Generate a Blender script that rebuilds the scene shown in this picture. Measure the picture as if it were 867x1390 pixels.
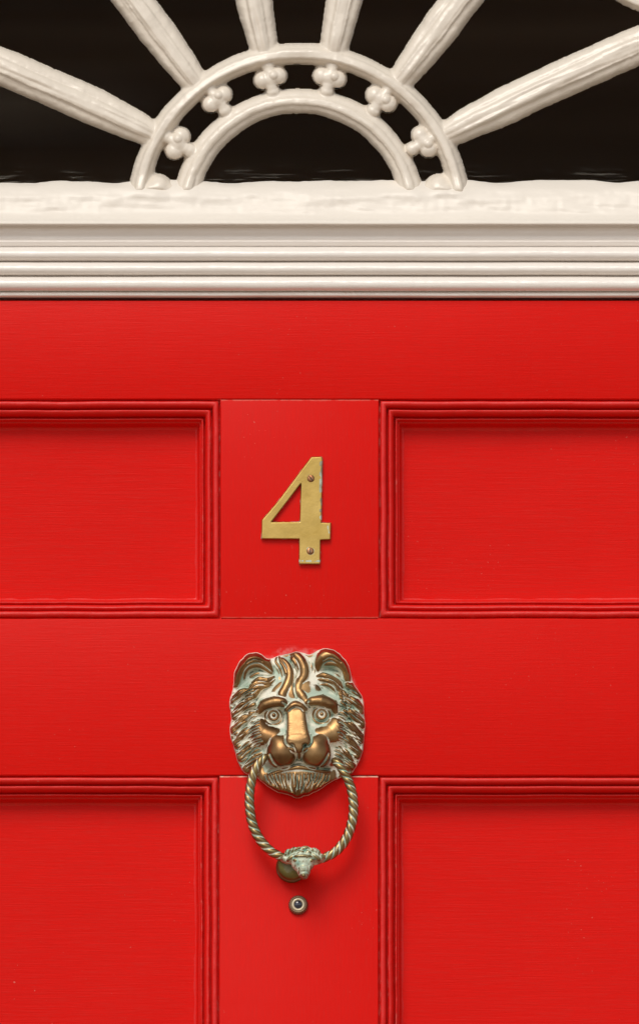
import bpy, bmesh, math, random
import numpy as np
from mathutils import Vector
R = math.radians
random.seed(4)
rng = np.random.default_rng(4)
sc = bpy.context.scene
for o in list(bpy.data.objects): bpy.data.objects.remove(o)
C = sc.collection

# ------------------------------------------------------------------ camera
S = 0.0006                    # metres per unit of the measured drawing of the door
D = 7.0                       # camera stands seven metres off, below the raised front door
CX, ZMID = 433.5, 695.0
ZLIFT = 2.5                   # height of the knocker above the street
def wx(x): return (x - CX) * S
def wz(y): return ZLIFT + (980.0 - y) * S
CAMZ = wz(ZMID) - 0.22 * D
cam = bpy.data.objects.new('camera', bpy.data.cameras.new('camera')); C.objects.link(cam)
cam.location = (0, -D, CAMZ); cam.rotation_euler = (R(90), 0, 0)
cam.data.sensor_width = 36; cam.data.lens = 36 * D / (1390 * S)
cam.data.shift_y = (wz(ZMID) - CAMZ) / (1390 * S)
cam.data.clip_start = 0.1; cam.data.clip_end = 200
sc.camera = cam

# ------------------------------------------------------------------ light
SUN_EL, SUN_AZ = 45.0, -18.0           # azimuth: towards the viewer's left
w = bpy.data.worlds.new('World'); sc.world = w; w.use_nodes = True
nt = w.node_tree; nt.nodes.clear()
wo = nt.nodes.new('ShaderNodeOutputWorld'); bg = nt.nodes.new('ShaderNodeBackground')
sky = nt.nodes.new('ShaderNodeTexSky'); sky.sky_type = 'NISHITA'; sky.sun_disc = False
hs = nt.nodes.new('ShaderNodeHueSaturation'); hs.inputs['Saturation'].default_value = 0.18
sd = Vector((math.sin(R(SUN_AZ)) * math.cos(R(SUN_EL)), -math.cos(R(SUN_AZ)) * math.cos(R(SUN_EL)), math.sin(R(SUN_EL))))
sky.sun_elevation = R(SUN_EL); sky.sun_rotation = math.atan2(sd.x, sd.y)
sky.dust_density = 1.0
bg.inputs['Strength'].default_value = 0.10
nt.links.new(sky.outputs[0], hs.inputs['Color']); nt.links.new(hs.outputs[0], bg.inputs['Color']); nt.links.new(bg.outputs[0], wo.inputs['Surface'])
sl = bpy.data.lights.new('sun', 'SUN'); sl.energy = 1.5; sl.angle = R(30); sl.color = (1.0, 0.93, 0.83)
so = bpy.data.objects.new('sun', sl); C.objects.link(so); so.location = (-2, -4, 6)
so.rotation_euler = sd.to_track_quat('Z', 'Y').to_euler()
sc.view_settings.view_transform = 'Standard'; sc.view_settings.look = 'None'
sc.view_settings.gamma = 1.0; sc.view_settings.exposure = 0.20

# ------------------------------------------------------------------ helpers
def unproj(x, y, f):
    """point standing f units in front of the door face that is seen at drawing position x, y"""
    x = np.asarray(x, float); y = np.asarray(y, float); f = np.asarray(f, float) * S
    k = (D - f) / D
    return np.stack([(x - CX) * S * k + 0 * f, -f + 0 * x, CAMZ + (wz(y) - CAMZ) * k], -1)
def up(x, y, f): return Vector(unproj(x, y, f).tolist())
def tag(o, label=None, cat=None, group=None, kind=None):
    if label: o['label'] = label
    if cat: o['category'] = cat
    if group: o['group'] = group
    if kind: o['kind'] = kind
    return o
def empty(name, loc):
    o = bpy.data.objects.new(name, None); C.objects.link(o); o.location = loc; o.empty_display_size = .02; return o
def link(name, me, mat, parent=None, smooth=True):
    o = bpy.data.objects.new(name, me); C.objects.link(o)
    if mat: me.materials.append(mat)
    if smooth: me.polygons.foreach_set('use_smooth', [True] * len(me.polygons))
    if parent:
        o.parent = parent
        p = parent; off = Vector((0, 0, 0))
        while p: off += p.location; p = p.parent
        me.transform(__import__('mathutils').Matrix.Translation(-off))
    return o
def from_np(name, V, F, mat, parent=None, attrs=None, normals=None, smooth=True):
    me = bpy.data.meshes.new(name)
    me.from_pydata(V.tolist(), [], F.tolist() if hasattr(F, 'tolist') else F)
    if attrs:
        for k, a in attrs.items():
            at = me.attributes.new(k, 'FLOAT', 'POINT'); at.data.foreach_set('value', np.ascontiguousarray(a, dtype=np.float32))
    o = link(name, me, mat, parent, smooth)
    if normals is not None: me.normals_split_custom_set_from_vertices(normals.tolist())
    return o
def from_bm(name, bm, mat, parent=None, smooth=True):
    me = bpy.data.meshes.new(name); bm.to_mesh(me); bm.free()
    return link(name, me, mat, parent, smooth)
def sstep(a, b, x):
    t = np.clip((x - a) / (b - a), 0, 1); return t * t * (3 - 2 * t)
def vnoise(X, Y, scale, seed=0, sy=None):
    """smooth value noise in 0..1"""
    r = np.random.default_rng(seed); g = r.random((257, 257))
    x = X / scale; y = Y / (sy or scale)
    xi = np.floor(x).astype(int); yi = np.floor(y).astype(int)
    fx = x - xi; fy = y - yi; fx = fx * fx * (3 - 2 * fx); fy = fy * fy * (3 - 2 * fy)
    a = g[xi % 257, yi % 257]; b = g[(xi + 1) % 257, yi % 257]; c = g[xi % 257, (yi + 1) % 257]; d = g[(xi + 1) % 257, (yi + 1) % 257]
    return (a * (1 - fx) + b * fx) * (1 - fy) + (c * (1 - fx) + d * fx) * fy
def smax(a, b, k):
    h = np.clip(.5 + .5 * (a - b) / k, 0, 1); return b * (1 - h) + a * h + k * h * (1 - h)
def smin(a, b, k): return -smax(-a, -b, k)
def catmull(P, n=10):
    P = np.array(P, float)
    if len(P) < 3: 
        t = np.linspace(0, 1, n + 1)[:, None]; return P[0] * (1 - t) + P[-1] * t
    Q = np.vstack([2 * P[0] - P[1], P, 2 * P[-1] - P[-2]]); out = []
    for i in range(len(P) - 1):
        p0, p1, p2, p3 = Q[i:i + 4]
        for t in np.linspace(0, 1, n, endpoint=False):
            out.append(.5 * ((2 * p1) + (p2 - p0) * t + (2 * p0 - 5 * p1 + 4 * p2 - p3) * t * t + (3 * p1 - p0 - 3 * p2 + p3) * t ** 3))
    out.append(P[-1]); return np.array(out)
def poly_sdf(X, Y, P):
    """signed distance to a closed polygon, negative inside"""
    P = np.array(P, float); d = np.full(X.shape, 1e9); ins = np.zeros(X.shape, bool)
    for i in range(len(P)):
        a = P[i]; b = P[(i + 1) % len(P)]; e = b - a
        t = np.clip(((X - a[0]) * e[0] + (Y - a[1]) * e[1]) / (e @ e), 0, 1)
        d = np.minimum(d, np.hypot(X - a[0] - t * e[0], Y - a[1] - t * e[1]))
        c = ((a[1] > Y) != (b[1] > Y))
        with np.errstate(divide='ignore', invalid='ignore'):
            xx = a[0] + (Y - a[1]) / (e[1] if e[1] else 1e-9) * e[0]
        ins ^= c & (X < xx)
    return np.where(ins, -d, d)
def blur(H, s):
    n = int(3 * s) + 1; k = np.exp(-.5 * (np.arange(-n, n + 1) / s) ** 2); k /= k.sum()
    P = np.pad(H, n, mode='edge')
    P = sum(k[i] * P[:, i:i + H.shape[1]] for i in range(2 * n + 1))
    return sum(k[i] * P[i:i + H.shape[0], :] for i in range(2 * n + 1))
def grid_faces(mask):
    """quads of a grid where all four corners are in mask; returns faces and used index map"""
    ny, nx = mask.shape; idx = np.arange(ny * nx).reshape(ny, nx)
    q = mask[:-1, :-1] & mask[1:, :-1] & mask[1:, 1:] & mask[:-1, 1:]
    F = np.stack([idx[:-1, :-1][q], idx[1:, :-1][q], idx[1:, 1:][q], idx[:-1, 1:][q]], -1)
    return F
def compact(V, F, extra):
    u, inv = np.unique(F, return_inverse=True)
    return V[u], inv.reshape(F.shape), {k: e[u] for k, e in extra.items()}
def box(bm, x0, x1, y0, y1, z0, z1, bev=0.0):
    g = bmesh.ops.create_cube(bm, size=1.0)['verts']
    for v in g:
        v.co = Vector((x0 + (v.co.x + .5) * (x1 - x0), y0 + (v.co.y + .5) * (y1 - y0), z0 + (v.co.z + .5) * (z1 - z0)))
    if bev:
        es = list({e for v in g for e in v.link_edges})
        bmesh.ops.bevel(bm, geom=es, offset=bev, segments=2, affect='EDGES', profile=.6)
def lathe(name, prof, centre, mat, parent=None, n=64, ribs=None):
    """prof = [(r, f)] from the door outwards; centre = drawing x, y"""
    V = []; 
    for j, (r, f) in enumerate(prof):
        for i in range(n):
            a = 2 * math.pi * i / n; rr = r
            if ribs and ribs[0] <= j <= ribs[1]: rr = r * (1 + .03 * math.cos(a * ribs[2]))
            V.append((centre[0] + rr * S * math.cos(a), -f * S, centre[1] + rr * S * math.sin(a)))
    F = [(j * n + i, j * n + (i + 1) % n, (j + 1) * n + (i + 1) % n, (j + 1) * n + i) for j in range(len(prof) - 1) for i in range(n)]
    F.append(tuple((len(prof) - 1) * n + i for i in range(n)))
    return from_np(name, np.array(V), F, mat, parent)

# ------------------------------------------------------------------ materials
def mat(name):
    m = bpy.data.materials.new(name); m.use_nodes = True; t = m.node_tree
    return m, t, t.nodes['Principled BSDF'], lambda k, **kw: node(t, k, **kw)
def node(t, kind, **kw):
    n = t.nodes.new(kind)
    for k, v in kw.items():
        if k.startswith('i_'): n.inputs[k[2:].replace('_', ' ')].default_value = v
        else: setattr(n, k, v)
    return n
def ramp(t, src, stops):
    r = t.nodes.new('ShaderNodeValToRGB'); t.links.new(src, r.inputs[0])
    e = r.color_ramp.elements
    while len(e) < len(stops): e.new(.5)
    for a, (p, c) in zip(e, stops): a.position = p; a.color = (*c, 1) if len(c) == 3 else c
    return r.outputs[0]
def mixc(t, fac, a, b, mode='MIX'):
    m = t.nodes.new('ShaderNodeMix'); m.data_type = 'RGBA'; m.blend_type = mode
    for s_, v in ((m.inputs[0], fac), (m.inputs[6], a), (m.inputs[7], b)):
        if isinstance(v, (int, float)): s_.default_value = v
        elif isinstance(v, tuple): s_.default_value = (*v, 1)
        else: t.links.new(v, s_)
    return m.outputs[2]
def math_(t, op, a, b=None, clamp=False):
    m = t.nodes.new('ShaderNodeMath'); m.operation = op; m.use_clamp = clamp
    for s_, v in ((m.inputs[0], a), (m.inputs[1], b)):
        if v is None: continue
        if isinstance(v, (int, float)): s_.default_value = v
        else: t.links.new(v, s_)
    return m.outputs[0]
def noise(t, vec, scale, detail=4, rough=.55, stretch=None):
    if stretch:
        mp = t.nodes.new('ShaderNodeMapping'); mp.inputs['Scale'].default_value = stretch; t.links.new(vec, mp.inputs['Vector']); vec = mp.outputs[0]
    n = t.nodes.new('ShaderNodeTexNoise'); n.inputs['Scale'].default_value = scale; n.inputs['Detail'].default_value = detail; n.inputs['Roughness'].default_value = rough
    t.links.new(vec, n.inputs['Vector']); return n.outputs['Fac']
def bump(t, h, strength, dist, prev=None):
    b = t.nodes.new('ShaderNodeBump'); b.inputs['Strength'].default_value = strength; b.inputs['Distance'].default_value = dist
    t.links.new(h, b.inputs['Height'])
    if prev: t.links.new(prev, b.inputs['Normal'])
    return b.outputs[0]
def wpos(t):
    return t.nodes.new('ShaderNodeNewGeometry').outputs['Position']

RED = (0.70, 0.016, 0.010)
def red_paint(name, grain, cracks=None, chips=0.0, spec=.10, polish=False):
    """gloss paint brushed along the grain: 'h', 'v' or 'b'"""
    m, t, b, N = mat(name); P = wpos(t)
    st = (1, 1, 26) if grain == 'h' else ((26, 1, 1) if grain == 'v' else (6, 1, 10))
    n1 = noise(t, P, 22, 6, .65, st); n2 = noise(t, P, 6, 3, .5); n3 = noise(t, P, 70, 5, .6, st)
    col = mixc(t, n2, (0.70, 0.0045, 0.0015), (0.78, 0.0075, 0.003))
    col = mixc(t, math_(t, 'MULTIPLY', ramp(t, n3, [(.35, (0, 0, 0)), (.7, (1, 1, 1))]), .4), col, (0.52, 0.004, 0.002))
    # chalky bloom of old paint in long brushed streaks
    bl = ramp(t, n3, [(.52, (0, 0, 0)), (.8, (1, 1, 1))])
    col = mixc(t, math_(t, 'MULTIPLY', bl, .22), col, (0.76, 0.07, 0.05))
    sp = noise(t, P, 420, 2, .5); spm = ramp(t, sp, [(.70, (0, 0, 0)), (.76, (1, 1, 1))])
    sp2 = ramp(t, noise(t, P, 14, 3, .6), [(.50, (0, 0, 0)), (.64, (1, 1, 1))])
    col = mixc(t, math_(t, 'MULTIPLY', math_(t, 'MULTIPLY', spm, sp2), .45), col, (0.75, 0.28, 0.22))
    if chips:
        at = N('ShaderNodeAttribute', attribute_name='wear').outputs['Fac']
        cn = ramp(t, noise(t, P, 150, 6, .72), [(.52, (0, 0, 0)), (.66, (1, 1, 1))])
        col = mixc(t, math_(t, 'MULTIPLY', math_(t, 'MULTIPLY', cn, at), chips), col, (0.72, 0.33, 0.28))
    if cracks:
        sx = N('ShaderNodeSeparateXYZ'); t.links.new(P, sx.inputs[0])
        wob = math_(t, 'MULTIPLY', math_(t, 'SUBTRACT', noise(t, P, 90, 3, .6), .5), .0012)
        for z0, amt in cracks:
            dd = math_(t, 'ABSOLUTE', math_(t, 'ADD', math_(t, 'SUBTRACT', sx.outputs[2], z0), wob))
            k = math_(t, 'SUBTRACT', 1.0, math_(t, 'POWER', math_(t, 'DIVIDE', dd, .0008), 4), True)
            k = math_(t, 'MULTIPLY', k, ramp(t, noise(t, P, 130, 3, .6), [(.36, (.15, .15, .15)), (.52, (1, 1, 1))]))
            col = mixc(t, math_(t, 'MULTIPLY', k, amt), col, (0.8, 0.55, 0.42))
    if polish:      # dried metal polish caught on the paint just outside the knocker
        mp = N('ShaderNodeMapping', vector_type='TEXTURE'); mp.inputs['Location'].default_value = (wx(403), 0, wz(978)); mp.inputs['Scale'].default_value = (92 * S, 1, 101 * S)
        t.links.new(P, mp.inputs['Vector']); sx = N('ShaderNodeSeparateXYZ'); t.links.new(mp.outputs[0], sx.inputs[0])
        cb = N('ShaderNodeCombineXYZ'); t.links.new(sx.outputs[0], cb.inputs[0]); t.links.new(sx.outputs[2], cb.inputs[2])
        ln = N('ShaderNodeVectorMath', operation='LENGTH'); t.links.new(cb.outputs[0], ln.inputs[0])
        dd = math_(t, 'ADD', ln.outputs['Value'], math_(t, 'MULTIPLY', math_(t, 'SUBTRACT', noise(t, P, 60, 3, .6), .5), .18))
        k = ramp(t, dd, [(.93, (1, 1, 1)), (1.02, (0, 0, 0))])
        k = math_(t, 'MULTIPLY', k, ramp(t, noise(t, P, 150, 4, .6), [(.40, (.1, .1, .1)), (.60, (1, 1, 1))]))
        col = mixc(t, math_(t, 'MULTIPLY', k, .4), col, (0.80, 0.34, 0.34))
    t.links.new(col, b.inputs['Base Color'])
    b.inputs['Roughness'].default_value = .36
    b.inputs['Specular IOR Level'].default_value = spec
    rr = t.nodes.new('ShaderNodeMapRange'); t.links.new(n3, rr.inputs[0]); rr.inputs[3].default_value = .30; rr.inputs[4].default_value = .50
    t.links.new(rr.outputs[0], b.inputs['Roughness'])
    nn = bump(t, n1, (.16 if grain == 'v' else .32), .0007); nn = bump(t, n3, (.12 if grain == 'v' else .26), .0004, nn); nn = bump(t, noise(t, P, 8, 3, .5), .3, .004, nn)
    t.links.new(nn, b.inputs['Normal'])
    return m
M_RAIL = red_paint('red_gloss_rail', 'h', polish=True)
M_MUN = red_paint('red_gloss_muntin', 'v', [(wz(543.0), .16), (wz(838.5), .14), (wz(1054.0), .8)])
M_PANEL = red_paint('red_gloss_panel', 'h')
M_MOULD = red_paint('red_gloss_moulding', 'b', chips=.75, spec=.42)

def cream_paint(name, col=(0.80, 0.755, 0.68), st=(2, 2, 2), rough=.22, spec=.75, bs=.4):
    m, t, b, N = mat(name); P = wpos(t)
    n1 = noise(t, P, 30, 5, .6, st); n2 = noise(t, P, 160, 4, .6, st)
    c = mixc(t, n1, tuple(v * .95 for v in col), tuple(min(1, v * 1.04) for v in col))
    dirt = ramp(t, noise(t, P, 330, 3, .6), [(.70, (0, 0, 0)), (.78, (1, 1, 1))])
    c = mixc(t, math_(t, 'MULTIPLY', dirt, .25), c, (0.4, 0.33, 0.25))
    t.links.new(c, b.inputs['Base Color']); b.inputs['Roughness'].default_value = rough
    b.inputs['Specular IOR Level'].default_value = spec
    nn = bump(t, n1, bs, .002); nn = bump(t, n2, .25, .0005, nn); t.links.new(nn, b.inputs['Normal'])
    return m
M_CREAM = cream_paint('cream_gloss_glazing_bars', (0.80, 0.725, 0.625), (1, 1, 1), .27, .6)
M_TRANS = cream_paint('white_gloss_transom', (0.87, 0.81, 0.75), (.25, 1, 2.2))
M_SILL = cream_paint('thick_cream_sill_paint', (0.83, 0.77, 0.69), (.4, 1, 1.8), .36, .45, .25)

def bronze(name, attr=None, base=((0.17, 0.085, 0.036), (0.40, 0.245, 0.108)), patina=((0.46, 0.56, 0.45), (0.86, 0.83, 0.70)), amt=1.0, rough=(.28, .46)):
    m, t, b, N = mat(name); P = wpos(t)
    n1 = noise(t, P, 45, 5, .6); n2 = noise(t, P, 300, 4, .6); n3 = noise(t, P, 120, 6, .7)
    c = mixc(t, ramp(t, n1, [(.3, (0, 0, 0)), (.7, (1, 1, 1))]), base[0], base[1])
    if attr: pa = N('ShaderNodeAttribute', attribute_name=attr).outputs['Fac']
    else:
        g = t.nodes.new('ShaderNodeNewGeometry').outputs['Pointiness']
        pa = ramp(t, g, [(.475, (1, 1, 1)), (.545, (0, 0, 0))])
    pm = math_(t, 'ADD', pa, math_(t, 'MULTIPLY', math_(t, 'SUBTRACT', n3, .5), 1.15))
    pm = math_(t, 'MULTIPLY', ramp(t, pm, [(.34, (0, 0, 0)), (.56, (1, 1, 1))]), amt)
    pc = mixc(t, ramp(t, noise(t, P, 70, 3, .5), [(.40, (0, 0, 0)), (.55, (1, 1, 1))]), patina[0], patina[1])
    c = mixc(t, pm, c, pc)
    if attr:      # dark green line left in the deepest cuts
        dp = N('ShaderNodeAttribute', attribute_name='deep').outputs['Fac']
        c = mixc(t, math_(t, 'MULTIPLY', dp, .8, True), c, (0.10, 0.17, 0.12))
    t.links.new(c, b.inputs['Base Color'])
    t.links.new(math_(t, 'SUBTRACT', 1.0, pm), b.inputs['Metallic'])
    mr = t.nodes.new('ShaderNodeMapRange'); t.links.new(n2, mr.inputs[0]); mr.inputs[3].default_value = rough[0]; mr.inputs[4].default_value = rough[1]
    t.links.new(math_(t, 'ADD', mr.outputs[0], math_(t, 'MULTIPLY', pm, .15)), b.inputs['Roughness'])
    nn = bump(t, n2, .14, .0003); nn = bump(t, n3, .10, .0006, nn); t.links.new(nn, b.inputs['Normal'])
    return m
M_LION = bronze('weathered_bronze', 'patina')
M_RING = bronze('verdigris_rope_brass', 'patina', ((0.22, 0.15, 0.06), (0.40, 0.30, 0.14)), ((0.28, 0.48, 0.38), (0.66, 0.70, 0.56)))
M_RAM = bronze('verdigris_ram', None, ((0.20, 0.15, 0.07), (0.38, 0.32, 0.16)), ((0.20, 0.46, 0.38), (0.60, 0.68, 0.54)), .9)
M_BTN = bronze('dark_brass_button', None, ((0.14, 0.12, 0.04), (0.24, 0.20, 0.07)), ((0.2, 0.3, 0.2), (0.4, 0.42, 0.3)), .5, (.4, .6))
M_NUM = bronze('brushed_brass', 'patina', ((0.43, 0.285, 0.075), (0.57, 0.395, 0.125)), ((0.22, 0.20, 0.14), (0.50, 0.60, 0.52)), .9, (.34, .5))
M_SCREW = bronze('copper_screw', None, ((0.30, 0.13, 0.06), (0.45, 0.22, 0.10)), ((0.3, 0.2, 0.15), (0.6, 0.5, 0.4)), .6)
M_KNURL = bronze('tarnished_bezel', None, ((0.20, 0.13, 0.08), (0.34, 0.24, 0.15)), ((0.2, 0.16, 0.12), (0.42, 0.36, 0.28)), .6, (.4, .6))
def plain(name, c, rough=.5, metal=0, sp=.5):
    m, t, b, N = mat(name); P = wpos(t)
    n = noise(t, P, 40, 4, .6); t.links.new(mixc(t, n, tuple(v * .8 for v in c), tuple(min(1, v * 1.2) for v in c)), b.inputs['Base Color'])
    b.inputs['Roughness'].default_value = rough; b.inputs['Metallic'].default_value = metal; b.inputs['Specular IOR Level'].default_value = sp
    return m
M_PALE = plain('pale_brass_ring', (0.78, 0.68, 0.48), .35, .3)
M_LENS = plain('peephole_lens', (0.012, 0.014, 0.03), .03, 0, .9)
def hall_mat():
    m, t, b, N = mat('hall_wall_painted_reflections'); P = wpos(t)
    n = noise(t, P, 1.6, 3, .5, (.25, .4, 3.2)); g = noise(t, P, 1.0, 1, .5, (.8, .8, .8))
    c = ramp(t, n, [(.38, (.10, .045, .015)), (.52, (.40, .23, .10)), (.66, (.95, .74, .50))])  # horizontal streaks painted on the wall imitate faint reflections in the glass
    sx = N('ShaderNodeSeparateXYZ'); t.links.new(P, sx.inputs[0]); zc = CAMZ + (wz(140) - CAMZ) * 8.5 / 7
    refl_band = math_(t, 'SUBTRACT', 1.0, math_(t, 'DIVIDE', math_(t, 'ABSOLUTE', math_(t, 'SUBTRACT', sx.outputs[2], zc)), .045), True)
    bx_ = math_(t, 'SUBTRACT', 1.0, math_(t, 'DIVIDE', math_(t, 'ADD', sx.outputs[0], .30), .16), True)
    pale = math_(t, 'MULTIPLY', refl_band, bx_)  # pale grey reflection at the left of the glass, painted into the wall colour
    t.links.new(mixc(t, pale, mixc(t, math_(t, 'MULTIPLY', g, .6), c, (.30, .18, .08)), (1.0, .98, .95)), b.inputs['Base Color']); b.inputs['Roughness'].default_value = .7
    return m
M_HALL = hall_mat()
M_STONE = plain('paving_stone', (0.36, 0.275, 0.20), .8)
M_WALL = plain('facade_render', (0.45, 0.40, 0.33), .85)
def glass_mat():
    m, t, b, N = mat('old_window_glass'); P = wpos(t)
    out = [n for n in t.nodes if n.type == 'OUTPUT_MATERIAL'][0]
    tr = N('ShaderNodeBsdfTransparent'); tr.inputs[0].default_value = (.85, .80, .72, 1)
    gl = N('ShaderNodeBsdfGlossy'); gl.inputs['Roughness'].default_value = .02; gl.inputs[0].default_value = (.22, .21, .19, 1)
    fr = N('ShaderNodeFresnel'); fr.inputs[0].default_value = 1.3
    nn = bump(t, noise(t, P, 5, 2, .5), .25, .01); t.links.new(nn, gl.inputs['Normal'])
    mx = N('ShaderNodeMixShader'); t.links.new(fr.outputs[0], mx.inputs[0]); t.links.new(tr.outputs[0], mx.inputs[1]); t.links.new(gl.outputs[0], mx.inputs[2])
    # dried paint smears and dust left on the pane
    at = N('ShaderNodeAttribute', attribute_name='smear').outputs['Fac']
    st = ramp(t, noise(t, P, 60, 5, .7, (.35, 1, 8)), [(.56, (0, 0, 0)), (.66, (1, 1, 1))])
    sc1 = ramp(t, noise(t, P, 500, 2, .5), [(.72, (0, 0, 0)), (.80, (1, 1, 1))])
    k = math_(t, 'MAXIMUM', math_(t, 'MULTIPLY', st, at), math_(t, 'MULTIPLY', sc1, .06))
    df = N('ShaderNodeBsdfDiffuse'); df.inputs[0].default_value = (.55, .52, .45, 1)
    m2 = N('ShaderNodeMixShader'); t.links.new(k, m2.inputs[0]); t.links.new(mx.outputs[0], m2.inputs[1]); t.links.new(df.outputs[0], m2.inputs[2])
    t.links.new(m2.outputs[0], out.inputs[0])
    return m
M_GLASS = glass_mat()

# ------------------------------------------------------------------ the setting: street, doorstep, facade
DB = wz(980 + 2500)                      # bottom of the door, one metre over the street
bm = bmesh.new(); box(bm, -30, 30, -40, 20, -.3, 0); tag(from_bm('ground', bm, M_STONE, None, False), 'pale stone paving of the street before the door', kind='structure')
bm = bmesh.new(); box(bm, -.9, .9, -1.3, .06, .004, DB - .004, .01); tag(from_bm('doorstep', bm, M_STONE, None, False), 'raised stone landing below the red door', kind='structure')
XL, XR = -344.0, 1156.0                  # door leaf edges
FX, FY, FR = 405.5, 292.0, 735.0         # fanlight centre and outer radius
# facade: rectangle around an arched opening
bm = bmesh.new()
arc = [(FX + FR * math.cos(a), FY - FR * math.sin(a)) for a in np.linspace(0, math.pi, 49)]
inner = [(XR + 40, 3480)] + [(XR + 40, FY)] + arc + [(XL - 40, FY)] + [(XL - 40, 3480)]
outer = [(4400, 3480), (4400, FY)] + [(FX + 4000 * max(-1, min(1, 1.42 * math.cos(a))), FY - 2500 * min(1, 1.42 * math.sin(a))) for a in np.linspace(0, math.pi, 49)] + [(-3600, FY), (-3600, 3480)]
ring = []
for f in (60, -160):
    ring.append([[bm.verts.new((wx(x), -f * S, wz(y))) for x, y in L] for L in (inner, outer)])
for i in range(len(inner) - 1):
    bm.faces.new((ring[0][0][i], ring[0][1][i], ring[0][1][i + 1], ring[0][0][i + 1]))
    bm.faces.new((ring[0][0][i], ring[0][0][i + 1], ring[1][0][i + 1], ring[1][0][i]))
tag(from_bm('facade_wall', bm, M_WALL, None, False), 'rendered house wall around the doorway', kind='structure')
# dark hall behind the glass
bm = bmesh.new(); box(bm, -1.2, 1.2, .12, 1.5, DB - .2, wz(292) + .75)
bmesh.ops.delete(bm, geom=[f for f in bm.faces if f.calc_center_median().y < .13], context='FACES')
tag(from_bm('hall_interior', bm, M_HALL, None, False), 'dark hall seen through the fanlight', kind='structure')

# ------------------------------------------------------------------ door leaf
door = tag(empty('door', (wx(406), 0, DB)), 'glossy red panelled front door below the white transom', 'door')
def slab(name, x0, x1, y0, y1, m, back=-70, bev=.0007, front=0.0):
    bm = bmesh.new(); box(bm, wx(x0), wx(x1), -front * S, -back * S, wz(y1), wz(y0), bev)
    return from_bm(name, bm, m, door)
PL, PR, PM0, PM1 = -184.0, 996.0, 299.5, 513.5
Y0, Y1, Y2, Y3, Y4, Y5 = 408.0, 541.5, 839.5, 1052.5, 3000.0, 3480.0
slab('top_rail', PL + .6, PR - .6, Y0, Y1, M_RAIL)
slab('lock_rail', PL + .6, PR - .6, Y2 + .4, Y3 - .4, M_RAIL)
slab('bottom_rail', PL + .6, PR - .6, Y4, Y5, M_RAIL)
slab('muntin', PM0, PM1, Y1 + .6, Y2 - .3, M_MUN, front=-.4)
slab('muntin', PM0 - 1.5, PM1 - .5, Y3 + .6, Y4 - .6, M_MUN, front=-.5)
M_STILE = red_paint('red_gloss_stile', 'v'); slab('stile', XL, PL, Y0, Y5, M_STILE); slab('stile', PR, XR, Y0, Y5, M_STILE)
PD = 36.0                                # panel depth behind the face
prof = [(-1.2, 0.5), (0.0, 1.2), (.5, 9.0), (1.9, 10.0), (2.5, 5.0), (3.2, .6), (4.5, -.6), (6.5, -1.0), (8.8, -.4), (10.4, 1.8), (10.9, 13), (12.5, 14.5),
        (13.3, 7.0), (14.6, 3.8), (16.2, 3.8), (18.3, 5.4), (20.2, 8.4), (20.9, 13.0), (21.3, 21), (22.7, 22), (23.3, 15.0), (24.4, 12.8), (25.6, 14.2), (26.4, 18.5), (27.2, 20.5),
        (28.2, 20.6), (29.0, 24), (29.8, 28.6), (30.8, 32.4), (32.2, 34.4), (34.0, 35.2), (38.0, 37.5)]
def moulding(x0, x1, y0, y1, seed):
    V = []; Wr = []; F = []; n = 0
    per = []
    corners = [(x0, y0), (x1, y0), (x1, y1), (x0, y1)]
    def ws(a, b):
        L = abs(b - a); k = max(8, int(L / 5)); return [a + (b - a) * i / k for i in range(k)]
    path = [(x, y0, 0) for x in ws(x0, x1)] + [(x1, y, 1) for y in ws(y0, y1)] + [(x, y1, 2) for x in ws(x1, x0)] + [(x0, y, 3) for y in ws(y1, y0)]
    cx, cy = (x0 + x1) / 2, (y0 + y1) / 2; hx, hy = (x1 - x0) / 2, (y1 - y0) / 2
    for (x, y, s_) in path:
        for t_, dp in prof:
            X = cx + (x - cx) / hx * (hx - t_) if s_ in (0, 2) else (x1 - t_ if s_ == 1 else x0 + t_)
            Y = cy + (y - cy) / hy * (hy - t_) if s_ in (1, 3) else (y0 + t_ if s_ == 0 else y1 - t_)
            dp2 = dp
            V.append((X, Y, dp2))
    V = np.array(V); n = len(prof); m_ = len(path)
    # thick old paint: grooves filled unevenly, arrises rounded off here and there
    nz = vnoise(V[:, 0] + V[:, 1] * 1.3 + seed * 97, V[:, 2] * 0 + V[:, 1] * .2, 17, seed) - .5
    nz2 = vnoise(V[:, 0] * 1.0 + V[:, 1], V[:, 2] * 3, 3.5, seed + 7) - .5
    V[:, 0] += (vnoise(V[:, 0] + seed * 31, V[:, 1] + 400, 55, seed + 3) - .5) * .9; V[:, 1] += (vnoise(V[:, 0] + 900, V[:, 1] + seed * 17, 55, seed + 5) - .5) * .9
    V[:, 2] += nz * 1.1 + nz2 * .5 * (V[:, 2] < 30)
    W3 = np.stack([(V[:, 0] - CX) * S, V[:, 2] * S, ZLIFT + (980 - V[:, 1]) * S], -1)
    for i in range(m_):
        j = (i + 1) % m_
        for k in range(n - 1): F.append((i * n + k, j * n + k, j * n + k + 1, i * n + k + 1))
    tt = np.tile(np.array([p[0] for p in prof]), m_)
    vert = np.repeat(np.array([1.0 if p[2] in (1, 3) else .25 for p in path]), n)
    wear = (np.exp(-((tt - 1.8) / 1.4) ** 2) + .6 * np.exp(-((tt - 13.6) / 1.0) ** 2) + .5 * np.exp(-((tt - 24) / 1.2) ** 2)) * vert
    return from_np('panel_moulding', W3, F, M_MOULD, door, {'wear': wear})
q = 0
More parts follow.
